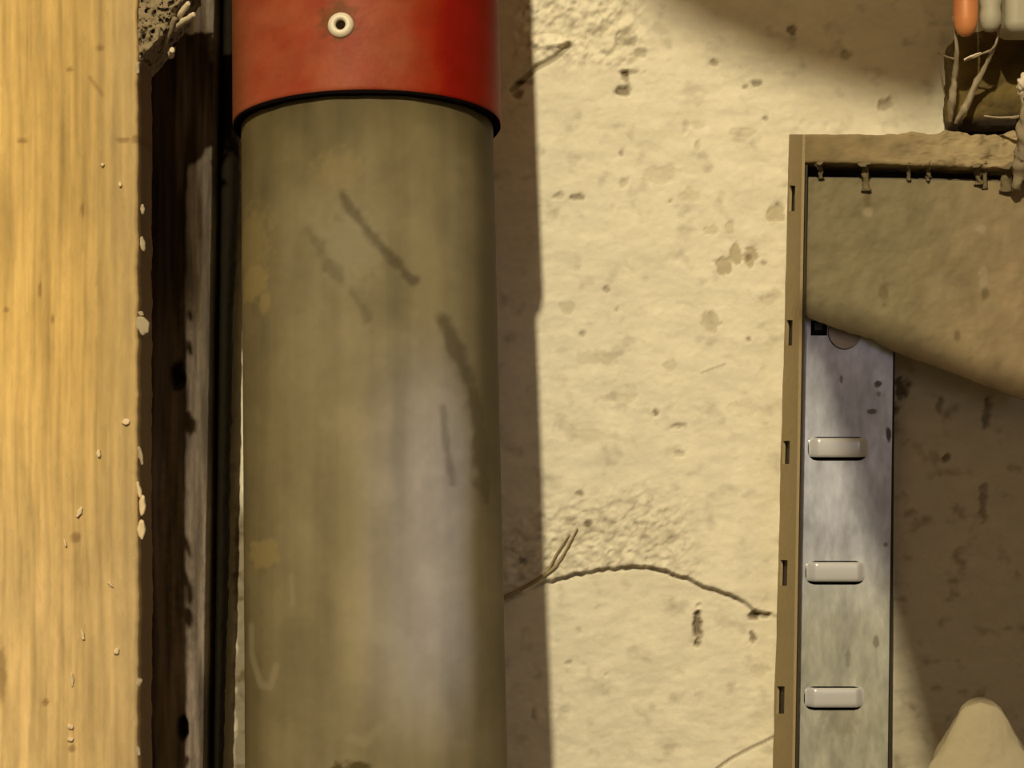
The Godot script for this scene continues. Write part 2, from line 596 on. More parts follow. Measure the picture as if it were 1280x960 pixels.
# ---------------------------------------------------------------- timber
func build_post() -> void:
	var root := base("pine_post", "bright sawn pine post with vertical grain and splintered right edge at the left", "post", Vector3(-0.22, FLOOR_Y, -0.77))
	var prof: Array[Vector2] = []
	var x := -0.275
	while x < -0.1785:
		prof.append(Vector2(x, -0.75))
		x += 0.0009
	for k in 6:
		var a := k / 5.0 * PI / 2.0
		prof.append(Vector2(-0.1775 + 0.002 * sin(a), -0.752 + 0.002 * cos(a)))
	for k in 14:
		prof.append(Vector2(-0.1755, -0.7545 - k * 0.0017))
	prof.append(Vector2(-0.1755, -0.780))
	prof.append(Vector2(-0.275, -0.780))
	prof.append(Vector2(-0.275, -0.75))
	var ys: Array[float] = [FLOOR_Y, -0.6, -0.4, -0.25]
	var y := -0.19
	while y < 0.19:
		ys.append(y)
		y += 0.0012
	ys.append_array([0.25, 0.4, 0.7, CEIL_Y])
	var marks := [[125, 60, 5, 4], [88, 87, 4, 3], [27, 176, 7, 3], [8, 387, 3, 3], [66, 400, 2, 6], [50, 362, 2, 10], [95, 672, 6, 7], [57, 878, 4, 4], [90, 936, 5, 4], [2, 840, 6, 34], [103, 262, 2, 10], [155, 175, 10, 3], [172, 174, 8, 5]]
	var wood := mat("pine", Color.WHITE, 0.72, 0.0, true)
	wood = grain(wood, 0.02, Vector3(26, 5, 26), 0.35, 31)
	wood.metallic_specular = 0.3
	var mesh := sheet(prof.size(), ys.size(), func(i: int, j: int) -> Array:
		var q := prof[i]
		var yy := ys[j]
		var d := -q.y
		var px := 640.0 + q.x * F / 0.75
		var py := 480.0 - yy * F / 0.75
		var on_side := clampf((d - 0.752) / 0.02, 0.0, 1.0)
		var s := px + on_side * 90.0
		var warp := s + 10.0 * n_a.get_noise_2d(s * 0.4, py * 0.25)
		var ring := 0.5 + 0.5 * sin(warp * 0.36 + 3.0 * n_a.get_noise_2d(s, py * 0.15))
		var fine := n_c.get_noise_2d(s * 1.5, py * 0.055)
		var mid := n_b.get_noise_2d(s * 1.2, py * 0.07)
		var step: float = n_f.get_noise_2d(floorf(warp / 17.0) * 97.0, py * 0.16)
		var tone := 1.0 - 0.16 * pow(ring, 4.0) + 0.26 * mid + 0.16 * fine + 0.30 * step
		tone *= table([0.0, 40.0, 52.0, 80.0, 100.0, 170.0], [1.14, 1.1, 0.96, 1.03, 0.95, 0.95], s)
		tone *= table([0.0, 250.0, 400.0, 700.0, 960.0], [0.94, 0.93, 1.0, 1.08, 1.06], py)
		var low := smoothstep(400.0, 800.0, py)
		var c := Color(0.60, 0.405, 0.135).lerp(Color(0.62, 0.44, 0.19), low) * tone
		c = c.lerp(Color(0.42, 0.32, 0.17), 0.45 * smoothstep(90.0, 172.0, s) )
		var mark := 0.0
		for k in marks:
			if absf(px - k[0]) < k[2] * 2.0 and absf(py - k[1]) < k[3] * 2.0:
				mark = maxf(mark, blob(Vector2(px, py), Vector2(k[0], k[1]), Vector2(k[2], k[3]), 0.4, 0.3))
		mark = maxf(mark, 0.8 * (1.0 - smoothstep(1.0, 3.0, line_d(Vector2(px, py), [Vector2(112, 96), Vector2(128, 118)]))))
		c = c.lerp(Color(0.17, 0.09, 0.03), 0.6 * mark)
		c = c.lerp(Color(0.16, 0.085, 0.04), 0.85 * smoothstep(0.08, 0.3, on_side))  # the side face's shade painted in as dark brown
		c.a = 1.0
		var dz := (0.35 * mid + 0.18 * fine - 0.25 * pow(ring, 4.0)) * 0.001
		var edge := smoothstep(155.0, 172.0, px) * (0.0003 * n_b.get_noise_2d(3.0, py * 1.5) + 0.0008 * n_a.get_noise_2d(9.0, py * 2.0))
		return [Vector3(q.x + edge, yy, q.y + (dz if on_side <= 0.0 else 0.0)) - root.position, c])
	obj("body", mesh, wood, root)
	# splinters and flakes that stand off the face and the edge
	var pale := mat("splinter", Color(0.72, 0.58, 0.34), 0.7)
	var grey := mat("grey_flake", Color(0.40, 0.33, 0.2), 0.85)
	var bits := [[157, 527, 6, 4, 20], [123, 567, 3, 5, 0], [99, 640, 3, 7, -30], [81, 676, 1.4, 7, 12], [103, 793, 2, 7, 10], [146, 814, 4, 3, 40], [90, 850, 2.4, 9, 0], [88, 924, 4, 3, 10], [88, 908, 4, 3, 10], [139, 731, 1.5, 5, 40], [128, 206, 3, 2, 0], [150, 230, 2, 3, 0],
		[176, 570, 3, 12, 8], [174, 612, 3, 10, 14], [178, 632, 4.5, 13, 0], [177, 662, 5.5, 12, 0], [167, 697, 2.5, 11, 14], [173, 853, 6, 5, 30], [172, 938, 4, 8, 20], [172, 85, 3, 8, 0], [166, 337, 3, 4, 0], [178, 407, 9, 12, 20], [176, 392, 5, 3, -30], [178, 305, 4, 9, 10], [178, 262, 3, 6, 0]]
	var k := 0
	for b in bits:
		var on_edge: bool = b[0] > 165
		var sz := Vector3(b[2] * 2, b[3] * 2, 4.0) * 0.75 / F
		if on_edge:
			sz.z = 0.0035
		k += 1
		var kk := k
		var mm := rbox(sz, minf(minf(sz.x, sz.y), sz.z) * 0.42, 4, func(p: Vector3, nn: Vector3) -> Vector3:
			var s := 1.0 - 0.5 * absf(p.y) / (sz.y * 0.5)
			return Vector3(p.x * s, p.y, p.z) + nn * 0.0007 * n_b.get_noise_3d(p.x * 9000.0, p.y * 9000.0, kk * 60.0))
		var o := obj("splinter", mm, grey if b[0] > 170 and (b[1] < 600 or b[1] > 800) else pale, root)
		o.position = at(b[0], b[1], 0.752 if on_edge else 0.7495) - root.position
		o.rotation_degrees = Vector3(0, 12, b[4])

func build_stud() -> void:
	var root := base("timber_stud", "dark weathered timber stud with a knot, standing between pine post and pipe", "timber", Vector3(-0.2, FLOOR_Y, -0.85))
	var nu := 76
	var ys: Array[float] = [FLOOR_Y, -0.6, -0.4, -0.26]
	var y := -0.21
	while y < 0.21:
		ys.append(y)
		y += 0.0014
	ys.append_array([0.26, 0.4, 0.7, CEIL_Y])
	var wood := grain(mat("dark_timber", Color.WHITE, 0.85, 0.0, true), 0.03, Vector3(30, 4, 30), 0.7, 41)
	wood.metallic_specular = 0.2
	var mesh := sheet(nu + 2, ys.size(), func(i: int, j: int) -> Array:
		var yy := ys[j]
		var py := 480.0 - yy * F / 0.83
		var right := clampf(table([0.0, 960.0], [268.0, 254.0], py), 240.0, 275.0)
		var u := clampf((i) / float(nu - 10), 0.0, 1.0)
		var px := lerpf(140.0, right, u)
		var z := -0.83
		if i > nu - 10:
			z -= (i - nu + 10) * 0.0034
		var groove := n_c.get_noise_2d(px * 0.9, py * 0.05)
		var mid := n_b.get_noise_2d(px * 1.3, py * 0.11 + 500.0)
		var dz := 0.0016 * mid + 0.0009 * groove
		var grey := smoothstep(-0.05, 0.35, n_b.get_noise_2d(px * 1.0 + 40.0, py * 0.06)) * smoothstep(200.0, 240.0, px)
		grey = maxf(grey, 0.8 * blob(Vector2(px, py), Vector2(232, 640), Vector2(24, 170), 0.7, 0.6))
		grey = maxf(grey, 1.3 * blob(Vector2(px, py), Vector2(263, 20), Vector2(6, 50), 0.5, 0.3))
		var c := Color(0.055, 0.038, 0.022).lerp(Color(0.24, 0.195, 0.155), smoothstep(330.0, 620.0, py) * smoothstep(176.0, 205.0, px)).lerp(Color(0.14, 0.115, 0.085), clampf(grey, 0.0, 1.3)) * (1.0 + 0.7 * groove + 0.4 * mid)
		var knot := maxf(blob(Vector2(px, py), Vector2(222, 470), Vector2(8, 18), 0.3, 0.3), blob(Vector2(px, py), Vector2(228, 911), Vector2(7, 15), 0.25, 0.2))
		c = c.lerp(Color(0.012, 0.008, 0.005), knot)
		dz -= 0.004 * knot
		c.a = 1.0
		var p := at(px, py, 0.83)
		p.y = yy
		p.z = z + (dz if i <= nu - 10 else 0.0)
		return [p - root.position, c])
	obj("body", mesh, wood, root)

	# a black strip against the wall beside the pipe
	var strip_mat := grain(mat("black_strip", Color(0.016, 0.013, 0.008), 0.7), 0.03, Vector3(30, 4, 30), 0.6, 42)
	var ys2: Array[float] = [FLOOR_Y, -0.3]
	y = -0.22
	while y < 0.22:
		ys2.append(y)
		y += 0.004
	ys2.append_array([0.3, CEIL_Y])
	var pr := [[0.35, 0.866], [0.0, 0.847], [0.15, 0.845], [0.3, 0.844], [0.62, 0.8445], [0.72, 0.8475], [0.92, 0.849], [1.0, 0.851], [1.0, 0.866]]
	var strip_mesh := sheet(pr.size(), ys2.size(), func(i: int, j: int) -> Array:
		var py := 480.0 - ys2[j] * F / 0.846
		var r := table([-400.0, 0.0, 250.0, 400.0, 660.0, 960.0, 1500.0], [303.0, 301.0, 299.0, 291.5, 287.0, 279.0, 270.0], py)
		r += 2.0 * n_b.get_noise_2d(5.0, py * 1.5)
		var l := table([-400.0, 0.0, 960.0, 1500.0], [280.0, 279.0, 267.0, 267.0], py)
		var px: float = lerpf(l, r, pr[i][0])
		var p := at(px, py, pr[i][1])
		p.y = ys2[j]
		return [p, Color.WHITE])
	strip_mat.metallic_specular = 0.1
	var o := obj("black_strip", strip_mesh, strip_mat)
	tag(o, "narrow black strip against the wall just left of the grey pipe", "batten")

# ---------------------------------------------------------------- the pipe and its sleeve
func build_pipe() -> void:
	var top := at(460, 160, 0.748)
	var bot := at(471.5, 960, 0.718)
	var axis := (top - bot).normalized()
	var bx := axis.cross(Vector3(0, 0, 1)).normalized()
	var frame := Basis(bx, axis, bx.cross(axis).normalized())
	var foot := bot + axis * ((FLOOR_Y - bot.y) / axis.y)
	var high := (top - foot).length()         # the pipe's length from the floor to the sleeve's edge
	var per := (top - bot).length() / 800.0   # metres along the axis for one pixel

	var root := base("soil_pipe", "thick grey-brown stained vertical pipe below the red sleeve", "pipe", foot)
	root.basis = frame
	var ts: Array[float] = []
	for k in 180:
		ts.append(lerpf(-1.15, 1.15, k / 179.0) * PI / 2.0)
	for k in 14:
		ts.append(1.15 * PI / 2.0 + (TAU - 1.15 * PI) * (k + 1) / 15.0)
	var hs: Array[float] = [0.0, 0.3, 0.55]
	var v := high - 830.0 * per
	while v < high + 0.004:
		hs.append(v)
		v += 2.6 * per
	hs.append_array([high + 0.02, high + 0.04])
	var m := grain(mat("stained_pipe", Color.WHITE, 0.62, 0.0, true), 0.02, Vector3(16, 16, 16), 0.12, 51)
	m.metallic_specular = 0.2
	var mesh := sheet(ts.size(), hs.size(), func(i: int, j: int) -> Array:
		var a := ts[i]
		var py := 160.0 + (high - hs[j]) / per
		var px := table([160.0, 960.0], [460.0, 471.5], py) + 161.0 * sin(a)
		if cos(a) < 0.0:
			px = 460.0 + 161.0 * signf(sin(a)) * (2.0 - absf(sin(a)))
		var p := Vector2(px, py)
		var wave := n_a.get_noise_2d(px * 0.8, py * 0.5)
		var streak := n_b.get_noise_2d(px * 0.8, py * 0.05)
		var cloud := n_f.get_noise_2d(px * 0.45 + 31.0, py * 0.4)
		var tone := 1.0 + 0.16 * wave + 0.20 * streak + 0.12 * n_b.get_noise_2d(px * 0.3, py * 0.018) + 0.15 * cloud + 0.02 * signf(cloud - 0.12) * smoothstep(0.0, 0.05, absf(cloud - 0.12)) + 0.05 * n_c.get_noise_2d(px * 0.6, py * 0.6)
		var c := Color(0.200, 0.168, 0.094)
		# cleaner grey with a cool sheen painted in towards the right, darker brown left
		var clean_sheen := smoothstep(440.0, 565.0, px) * (1.0 - smoothstep(570.0, 606.0, px + 8.0 * wave)) * smoothstep(400.0, 620.0, py) * (1.0 - smoothstep(780.0, 960.0, py))
		c = c.lerp(Color(0.36, 0.34, 0.33), 0.9 * clean_sheen)
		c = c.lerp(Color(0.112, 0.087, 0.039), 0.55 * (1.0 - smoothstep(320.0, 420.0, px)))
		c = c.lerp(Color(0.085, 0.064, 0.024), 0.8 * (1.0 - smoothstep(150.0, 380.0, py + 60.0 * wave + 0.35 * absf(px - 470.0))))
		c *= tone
		var ochre := maxf(blob(p, Vector2(328, 372), Vector2(22, 22), 0.2, 0.45), blob(p, Vector2(346, 398), Vector2(8, 14), 0.3, 0.3))
		ochre = maxf(ochre, blob(p, Vector2(346, 696), Vector2(22, 17), 0.15, 0.4))
		ochre = maxf(ochre, 0.6 * blob(p, Vector2(325, 330), Vector2(26, 50), 0.4, 0.6))
		ochre = maxf(ochre, 0.5 * blob(p, Vector2(440, 250), Vector2(28, 22), 0.4, 0.6))
		c = c.lerp(Color(0.25, 0.19, 0.075), 0.6 * ochre)
		var drip := 1.0 - smoothstep(2.0, 7.0, line_d(p, [Vector2(327, 782), Vector2(328, 815), Vector2(342, 848), Vector2(356, 850), Vector2(364, 826)]))
		drip = maxf(drip, 0.8 * (1.0 - smoothstep(1.5, 4.0, line_d(p, [Vector2(383, 722), Vector2(385, 755)]))))
		drip = maxf(drip, 0.7 * (1.0 - smoothstep(2.0, 8.0, line_d(p, [Vector2(455, 905), Vector2(472, 911), Vector2(490, 893)]))))
		c = c.lerp(Color(0.258, 0.218, 0.134), 0.6 * drip)
		c = c.lerp(Color(0.246, 0.218, 0.140), 0.45 * blob(p, Vector2(456, 342), Vector2(34, 40), 0.4, 0.6))
		# a twig's cast shadow painted as dark streaks, with grime at the right edge
		var shade_grime := 0.75 * (1.0 - smoothstep(1.5, 9.0, line_d(p, [Vector2(444, 281), Vector2(468, 318), Vector2(505, 358), Vector2(525, 382)]) + 6.0 * n_b.get_noise_2d(px * 0.9, py * 0.9)))
		shade_grime = maxf(shade_grime, 0.45 * (1.0 - smoothstep(0.0, 9.0, line_d(p, [Vector2(405, 322), Vector2(432, 368), Vector2(475, 424)]) + 12.0 * n_b.get_noise_2d(px * 0.8, py * 0.8))))
		shade_grime = maxf(shade_grime, 0.8 * (1.0 - smoothstep(2.0, 15.0, line_d(p, [Vector2(563, 430), Vector2(580, 470), Vector2(596, 520), Vector2(606, 575), Vector2(612, 640)]) + 10.0 * n_b.get_noise_2d(px * 0.8, py * 0.6))))
		shade_grime = maxf(shade_grime, 0.5 * (1.0 - smoothstep(0.5, 7.0, line_d(p, [Vector2(560, 530), Vector2(564, 570), Vector2(571, 620)]) + 3.0 * n_b.get_noise_2d(px * 2.0, py * 1.2))))
		shade_grime = maxf(shade_grime, 0.7 * smoothstep(592.0, 612.0, px) * (1.0 - smoothstep(560.0, 760.0, py)))
		c = c.lerp(Color(0.048, 0.034, 0.017), 0.75 * shade_grime)
		c = c.lerp(Color(0.056, 0.039, 0.008), 0.85 * maxf(blob(p, Vector2(440, 950), Vector2(14, 16), 0.3, 0.6), blob(p, Vector2(462, 938), Vector2(14, 7), 0.4, 0.6)))
		c.a = 1.0
		var r := 0.0585 + 0.00012 * wave + 0.0002 * ochre
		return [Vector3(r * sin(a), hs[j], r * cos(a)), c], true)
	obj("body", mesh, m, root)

	# red sleeve
	var sl := base("pipe_sleeve", "dusty red painted sleeve riveted over the top of the grey pipe", "pipe sleeve", foot + axis * high)
	sl.basis = frame
	var ring := [[0.0592, 0.16], [0.0592, 0.002], [0.0594, 0.0008], [0.0600, 0.0], [0.0615, 0.0], [0.0621, 0.0004], [0.0624, 0.0012]]
	var rows: Array = ring.duplicate()
	for k in 75:
		rows.append([0.0624, 0.0022 + k * 0.0013])
	rows.append([0.0624, 0.3])
	rows.append([0.0624, 0.62])
	var red := grain(mat("red_paint", Color.WHITE, 0.5, 0.0, true), 0.03, Vector3(18, 18, 18), 0.16, 61)
	red.metallic_specular = 0.22
	var sm := sheet(ts.size(), rows.size(), func(i: int, j: int) -> Array:
		var a := ts[i]
		var py: float = 162.0 - rows[j][1] / per
		var px := 460.0 + 167.0 * sin(a)
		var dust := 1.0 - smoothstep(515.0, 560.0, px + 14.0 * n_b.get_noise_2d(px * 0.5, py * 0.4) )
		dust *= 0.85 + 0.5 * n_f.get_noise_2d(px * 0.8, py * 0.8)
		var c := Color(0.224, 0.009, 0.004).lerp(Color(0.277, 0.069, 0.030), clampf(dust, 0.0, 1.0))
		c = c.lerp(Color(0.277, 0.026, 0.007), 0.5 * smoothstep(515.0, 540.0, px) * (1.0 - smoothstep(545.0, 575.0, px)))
		c = c.lerp(Color(0.304, 0.106, 0.059), 0.6 * blob(Vector2(px, py), Vector2(462, 12), Vector2(20, 26), 0.5, 0.8))
		c *= 1.0 + 0.16 * n_f.get_noise_2d(px, py * 1.1) + 0.06 * n_c.get_noise_2d(px, py)
		c = c.lerp(Color(0.106, 0.046, 0.010), 0.75 * blob(Vector2(px, py), Vector2(442, 78), Vector2(22, 22), 0.3, 0.5))
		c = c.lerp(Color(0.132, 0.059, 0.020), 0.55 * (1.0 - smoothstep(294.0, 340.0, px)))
		c = c.lerp(Color(0.059, 0.007, 0.003), 0.8 * maxf(blob(Vector2(px, py), Vector2(521, 38), Vector2(5, 3), 0.4, 0.4), 0.0))
		if rows[j][0] < 0.0614:
			c = Color(0.013, 0.005, 0.004)  # shade of the underside painted in as near black
		c.a = 1.0
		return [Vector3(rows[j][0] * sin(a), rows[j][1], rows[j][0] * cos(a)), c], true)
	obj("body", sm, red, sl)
	var shade_ring_rows := [[0.0586, 0.0015], [0.0586, -0.0012], [0.0600, -0.0016], [0.0616, -0.0014], [0.0620, -0.0008], [0.0620, 0.0012]]  # black ring added to stand for the shade under the sleeve's edge
	var shade_ring_mat := mat("black_shade_ring", Color(0.006, 0.004, 0.004), 1.0)
	shade_ring_mat.metallic_specular = 0.0
	var shade_ring := obj("shade_ring", sheet(96, shade_ring_rows.size(), func(i: int, j: int) -> Array:
		var a := TAU * i / 96.0
		var w := 0.0005 * n_b.get_noise_2d(sin(a) * 90.0, cos(a) * 90.0) if j > 0 and j < 5 else 0.0
		return [Vector3(shade_ring_rows[j][0] * sin(a), shade_ring_rows[j][1] + w, shade_ring_rows[j][0] * cos(a)), Color.WHITE], true), shade_ring_mat, sl)
	shade_ring.set_meta("label", "black ring added for the shade under the sleeve")
	# rivet: a cream ring with a dark open middle
	var cream := mat("rivet_ring", Color(0.66, 0.58, 0.42), 0.45)
	var prof := [[0.0021, -0.001], [0.0021, 0.0006], [0.0025, 0.0014], [0.0033, 0.0018], [0.0044, 0.0016], [0.0053, 0.0009], [0.0057, 0.0], [0.0057, -0.0008]]
	var rv := obj("rivet", sheet(40, prof.size(), func(i: int, j: int) -> Array:
		var a := TAU * i / 40.0
		var q: Array = prof[prof.size() - 1 - j]
		return [Vector3(q[0] * sin(a) * -1.0, q[0] * cos(a), q[1]) * Vector3(-1, 1, 1), Color.WHITE], true), cream, sl)
	var th := asin((445.0 - 460.0) / 167.0)
	rv.position = Vector3(sin(th), 0, cos(th)) * 0.0626 + Vector3(0, (162.0 - 80.0) * per * 0.955, 0)
	rv.rotation.y = th
	rv.set_meta("label", "cream ring of the rivet")
	var core := CylinderMesh.new()
	core.top_radius = 0.0023
	core.bottom_radius = 0.0023
	core.height = 0.001
	var core_mat := mat("rivet_core", Color(0.02, 0.012, 0.005), 1.0)
	core_mat.metallic_specular = 0.0
	var co := obj("rivet_core", core, core_mat, rv)
	co.rotation.x = PI / 2
	co.position.z = -0.0006

# ---------------------------------------------------------------- the steel box
func build_box() -> void:
	var root := base("steel_box", "dusty open steel box on the wall with slotted side and broken cover plate", "metal box", Vector3(0.16, -0.3, -0.86))
	var steel := grain(mat("dusty_steel", Color.WHITE, 0.75, 0.0, true), 0.02, Vector3(14, 14, 14), 0.3, 71)
	var rim := grain(mat("dusty_rim", Color(0.331, 0.252, 0.122), 0.8), 0.02, Vector3(14, 14, 14), 0.4, 72)
	# side with punched slots: strips between the slot rows, made as one plate
	var slots := [[232, 264], [400, 432], [551, 580], [700, 732], [858, 892]]
	var pos := func(w: float, py: float) -> Vector3:    # w 0 at the wall, 1 at the front rim
		var back := at(table([168.0, 960.0], [986.5, 966.0], py) + 1.2 * n_b.get_noise_2d(4.0, py), py, 0.8695)
		var front := at(table([168.0, 960.0], [1003.0, 990.0], py), py, 0.834)
		return back.lerp(front, w)
	var st := SurfaceTool.new()
	st.begin(Mesh.PRIMITIVE_TRIANGLES)
	st.set_smooth_group(-1)
	var inner := Vector3(0.0015, 0, 0)
	var cuts: Array[float] = [168.0]
	for s in slots:
		cuts.append(s[0])
		cuts.append(s[1])
	cuts.append(1400.0)
	for k in cuts.size() - 1:
		var y0 := cuts[k]
		var y1 := cuts[k + 1]
		var spans := [[0.0, 1.0]] if k % 2 == 0 else [[0.0, 0.12], [0.55, 1.0]]
		var parts := maxi(1, int((y1 - y0) / 20.0))
		for q in parts:
			var a := lerpf(y0, y1, q / float(parts))
			var b := lerpf(y0, y1, (q + 1) / float(parts))
			for w in spans:
				# outer face looks left
				quad(st, pos.call(w[0], b), pos.call(w[0], a), pos.call(w[1], a), pos.call(w[1], b))
				quad(st, pos.call(w[1], b) + inner, pos.call(w[1], a) + inner, pos.call(w[0], a) + inner, pos.call(w[0], b) + inner)
				quad(st, pos.call(w[1], b), pos.call(w[1], a), pos.call(w[1], a) + inner, pos.call(w[1], b) + inner)
				quad(st, pos.call(w[0], b) + inner, pos.call(w[0], a) + inner, pos.call(w[0], a), pos.call(w[0], b))
				if q == 0:
					quad(st, pos.call(w[0], a), pos.call(w[0], a) + inner, pos.call(w[1], a) + inner, pos.call(w[1], a))
				if q == parts - 1:
					quad(st, pos.call(w[1], b), pos.call(w[1], b) + inner, pos.call(w[0], b) + inner, pos.call(w[0], b))
	st.generate_normals()
	var side := obj("side_panel", st.commit(), rim, root)
	side.position = -root.position

	# top: a thick dusty lip that hangs over the cover
	var lip_c := (at(995, 186, 0.85) + at(1300, 186, 0.85)) * 0.5
	var size := Vector3((1300.0 - 1003.0) / F * 0.834, 36.0 / F * 0.834, 0.036)
	var lip := rbox(size, 0.0015, 90, func(p: Vector3, nn: Vector3) -> Vector3:
		var right := smoothstep(-0.5, 0.5, p.x / size.x)
		var e := 0.0016 * n_b.get_noise_3d(p.x * 3200.0, p.y * 3200.0, p.z * 2000.0) + 0.0008 * n_c.get_noise_3d(p.x * 2400.0, p.y * 2400.0, p.z * 2400.0)
		var q := p + nn * e * (0.15 + 0.85 * right)
		if p.y > 0.0:
			q.y += 0.0035 * right * (0.5 + n_b.get_noise_2d(p.x * 1500.0, 3.0))
		else:
			q.y -= 0.002 * right
		return q
		, func(p: Vector3) -> Color:
		var t := n_f.get_noise_2d(p.x * 2600.0, p.y * 2600.0)
		var right := smoothstep(-0.5, 0.35, p.x / size.x)
		var c := Color(0.216, 0.158, 0.065).lerp(Color(0.360, 0.274, 0.137), right) * (1.0 + 0.35 * t)
		var pit := smoothstep(0.3, 0.5, n_b.get_noise_2d(p.x * 2400.0 + 60.0, p.y * 2400.0)) * right
		c = c.lerp(Color(0.122, 0.083, 0.029), 0.7 * pit)
		c.a = 1.0
		return c)
	var o := obj("top_lip", lip, steel, root)
	o.position = Vector3((1003.0 + 1300.0 - 1280.0) / 2.0 / F * 0.834, (480.0 - 186.5) / F * 0.834, -0.852) - root.position
	o.rotation_degrees.z = -0.4
	o.set_meta("label", "dust-caked top lip")

	# cover plate, broken off along a slanting edge: a front sheet with its own thickness
	var low := func(px: float) -> float:
		return table([1004.0, 1040.0, 1090.0, 1117.0, 1160.0, 1220.0, 1300.0], [394.0, 409.0, 424.0, 439.0, 455.0, 477.0, 508.0], px) + 2.0 * n_b.get_noise_2d(px * 1.4, 12.0)
	var cols := 120
	var rowsn := 100
	var plate := sheet(cols, rowsn + 4, func(i: int, j: int) -> Array:
		var px := lerpf(1005.5, 1300.0, i / float(cols - 1))
		var t := clampf((j - 2) / float(rowsn - 1), 0.0, 1.0)
		var lo: float = low.call(px)
		var py := lerpf(lo, table([1004.0, 1300.0], [222.0, 228.0], px), t)
		var d := lerpf(0.8405, 0.8425, t) - 0.004 * smoothstep(1005.0, 1300.0, px) * (1.0 - t)
		var lump := 0.0011 * n_a.get_noise_2d(px * 1.4, py * 1.4) + 0.0005 * n_b.get_noise_2d(px * 1.3, py)
		var back := 0.0
		if j < 2:
			back = 0.0012 if j == 0 else 0.0003
			lump = 0.0
			py += 0.0 if j == 0 else 0.8
		var tone := 1.0 + 0.22 * n_f.get_noise_2d(px * 0.7, py * 0.5) + 0.10 * n_b.get_noise_2d(px, py * 0.5)
		var right := smoothstep(1100.0, 1290.0, px + 0.25 * (py - 300.0))
		var c := Color(0.20, 0.165, 0.083).lerp(Color(0.27, 0.20, 0.098), right) * tone
		var p := Vector2(px, py)
		c = c.lerp(Color(0.122, 0.086, 0.032), 0.7 * maxf(maxf(blob(p, Vector2(1084, 246), Vector2(5, 20), 0.4, 0.4), blob(p, Vector2(1105, 365), Vector2(6, 16), 0.4, 0.5)), maxf(blob(p, Vector2(1232, 368), Vector2(5, 8), 0.4, 0.4), blob(p, Vector2(1196, 420), Vector2(4, 7), 0.4, 0.4))))
		c = c.lerp(Color(0.374, 0.302, 0.180), 0.6 * maxf(blob(p, Vector2(1229, 345), Vector2(5, 14), 0.4, 0.4), maxf(blob(p, Vector2(1227, 286), Vector2(7, 5), 0.4, 0.4), blob(p, Vector2(1084, 265), Vector2(6, 6), 0.5, 0.4))))
		c = c.lerp(Color(0.086, 0.061, 0.022), 0.8 * (1.0 - smoothstep(1006.0, 1012.0, px)))
		c.a = 1.0
		var q := at(px, py, d + back - lump)
		if j == rowsn + 3:
			q += Vector3(0, 0, -0.0012)
		return [q - root.position, c])
	var pl := obj("cover_plate", plate, steel, root)
	pl.set_meta("label", "olive grey cover plate broken off at a slant")
	# the plate's back
	var poly := PackedVector2Array()
	var dep := PackedFloat32Array()
	for k in 13:
		var px := lerpf(1007.0, 1300.0, k / 12.0)
		poly.append(Vector2(px, low.call(px) - 1.5))
		dep.append(0.8445)
	poly.append(Vector2(1300, 225))
	dep.append(0.8445)
	poly.append(Vector2(1007, 221))
	dep.append(0.8445)
	var bk := obj("plate_back", slab(poly, dep, 0.0012), mat("plate_back", Color(0.130, 0.108, 0.065), 0.7), root)
	bk.position = -root.position
	# dark sheets added for the shade behind the slot and inside the side
	var dark_shade := mat("painted_shade", Color(0.05, 0.035, 0.016), 0.9)
	var back := obj("shade_sheet", slab(PackedVector2Array([Vector2(1002, 176), Vector2(1300, 176), Vector2(1300, 300), Vector2(1002, 300)]), PackedFloat32Array([0.862, 0.862, 0.862, 0.862]), 0.001), dark_shade, root)
	back.position = -root.position
	var ln := SurfaceTool.new()
	ln.begin(Mesh.PRIMITIVE_TRIANGLES)
	ln.set_smooth_group(-1)
	for k in 60:
		var ya := 206.0 + 20.0 * k
		var yb := ya + 20.0
		for side_x in [0.0022, 0.0032]:
			var ox := Vector3(side_x, 0, 0)
			quad(ln, pos.call(0.0, yb) + ox, pos.call(0.0, ya) + ox, pos.call(0.97, ya) + ox, pos.call(0.97, yb) + ox)
		quad(ln, pos.call(0.97, yb) + Vector3(0.0022, 0, 0), pos.call(0.97, ya) + Vector3(0.0022, 0, 0), pos.call(0.97, ya) + Vector3(0.0032, 0, 0), pos.call(0.97, yb) + Vector3(0.0032, 0, 0))
	ln.generate_normals()
	var li := obj("shade_sheet", ln.commit(), dark_shade, root)
	li.position = -root.position
	# dust ropes that bridge the dark slot under the lip
	var dustm := mat("dust_rope", Color(0.17, 0.13, 0.065), 1.0)
	for b in [[1024, -6, 4], [1080, 9, 6], [1134, -4, 3], [1159, -5, 4], [1221, 0, 6], [1229, 6, 4], [1256, 10, 9]]:
		var a := at(b[0], 202, 0.8345)
		var e2 := at(b[0] + 2.0, 230 + b[1], 0.8418)
		var w: float = b[2] * 0.00042
		var rp := obj("dust_rope", tube([a, at(b[0] + 1.5, 213, 0.839), e2], [w * 1.2, w * 0.6, w * 0.9], 8, 1.2, int(b[0])), dustm, root)
		rp.position = -root.position

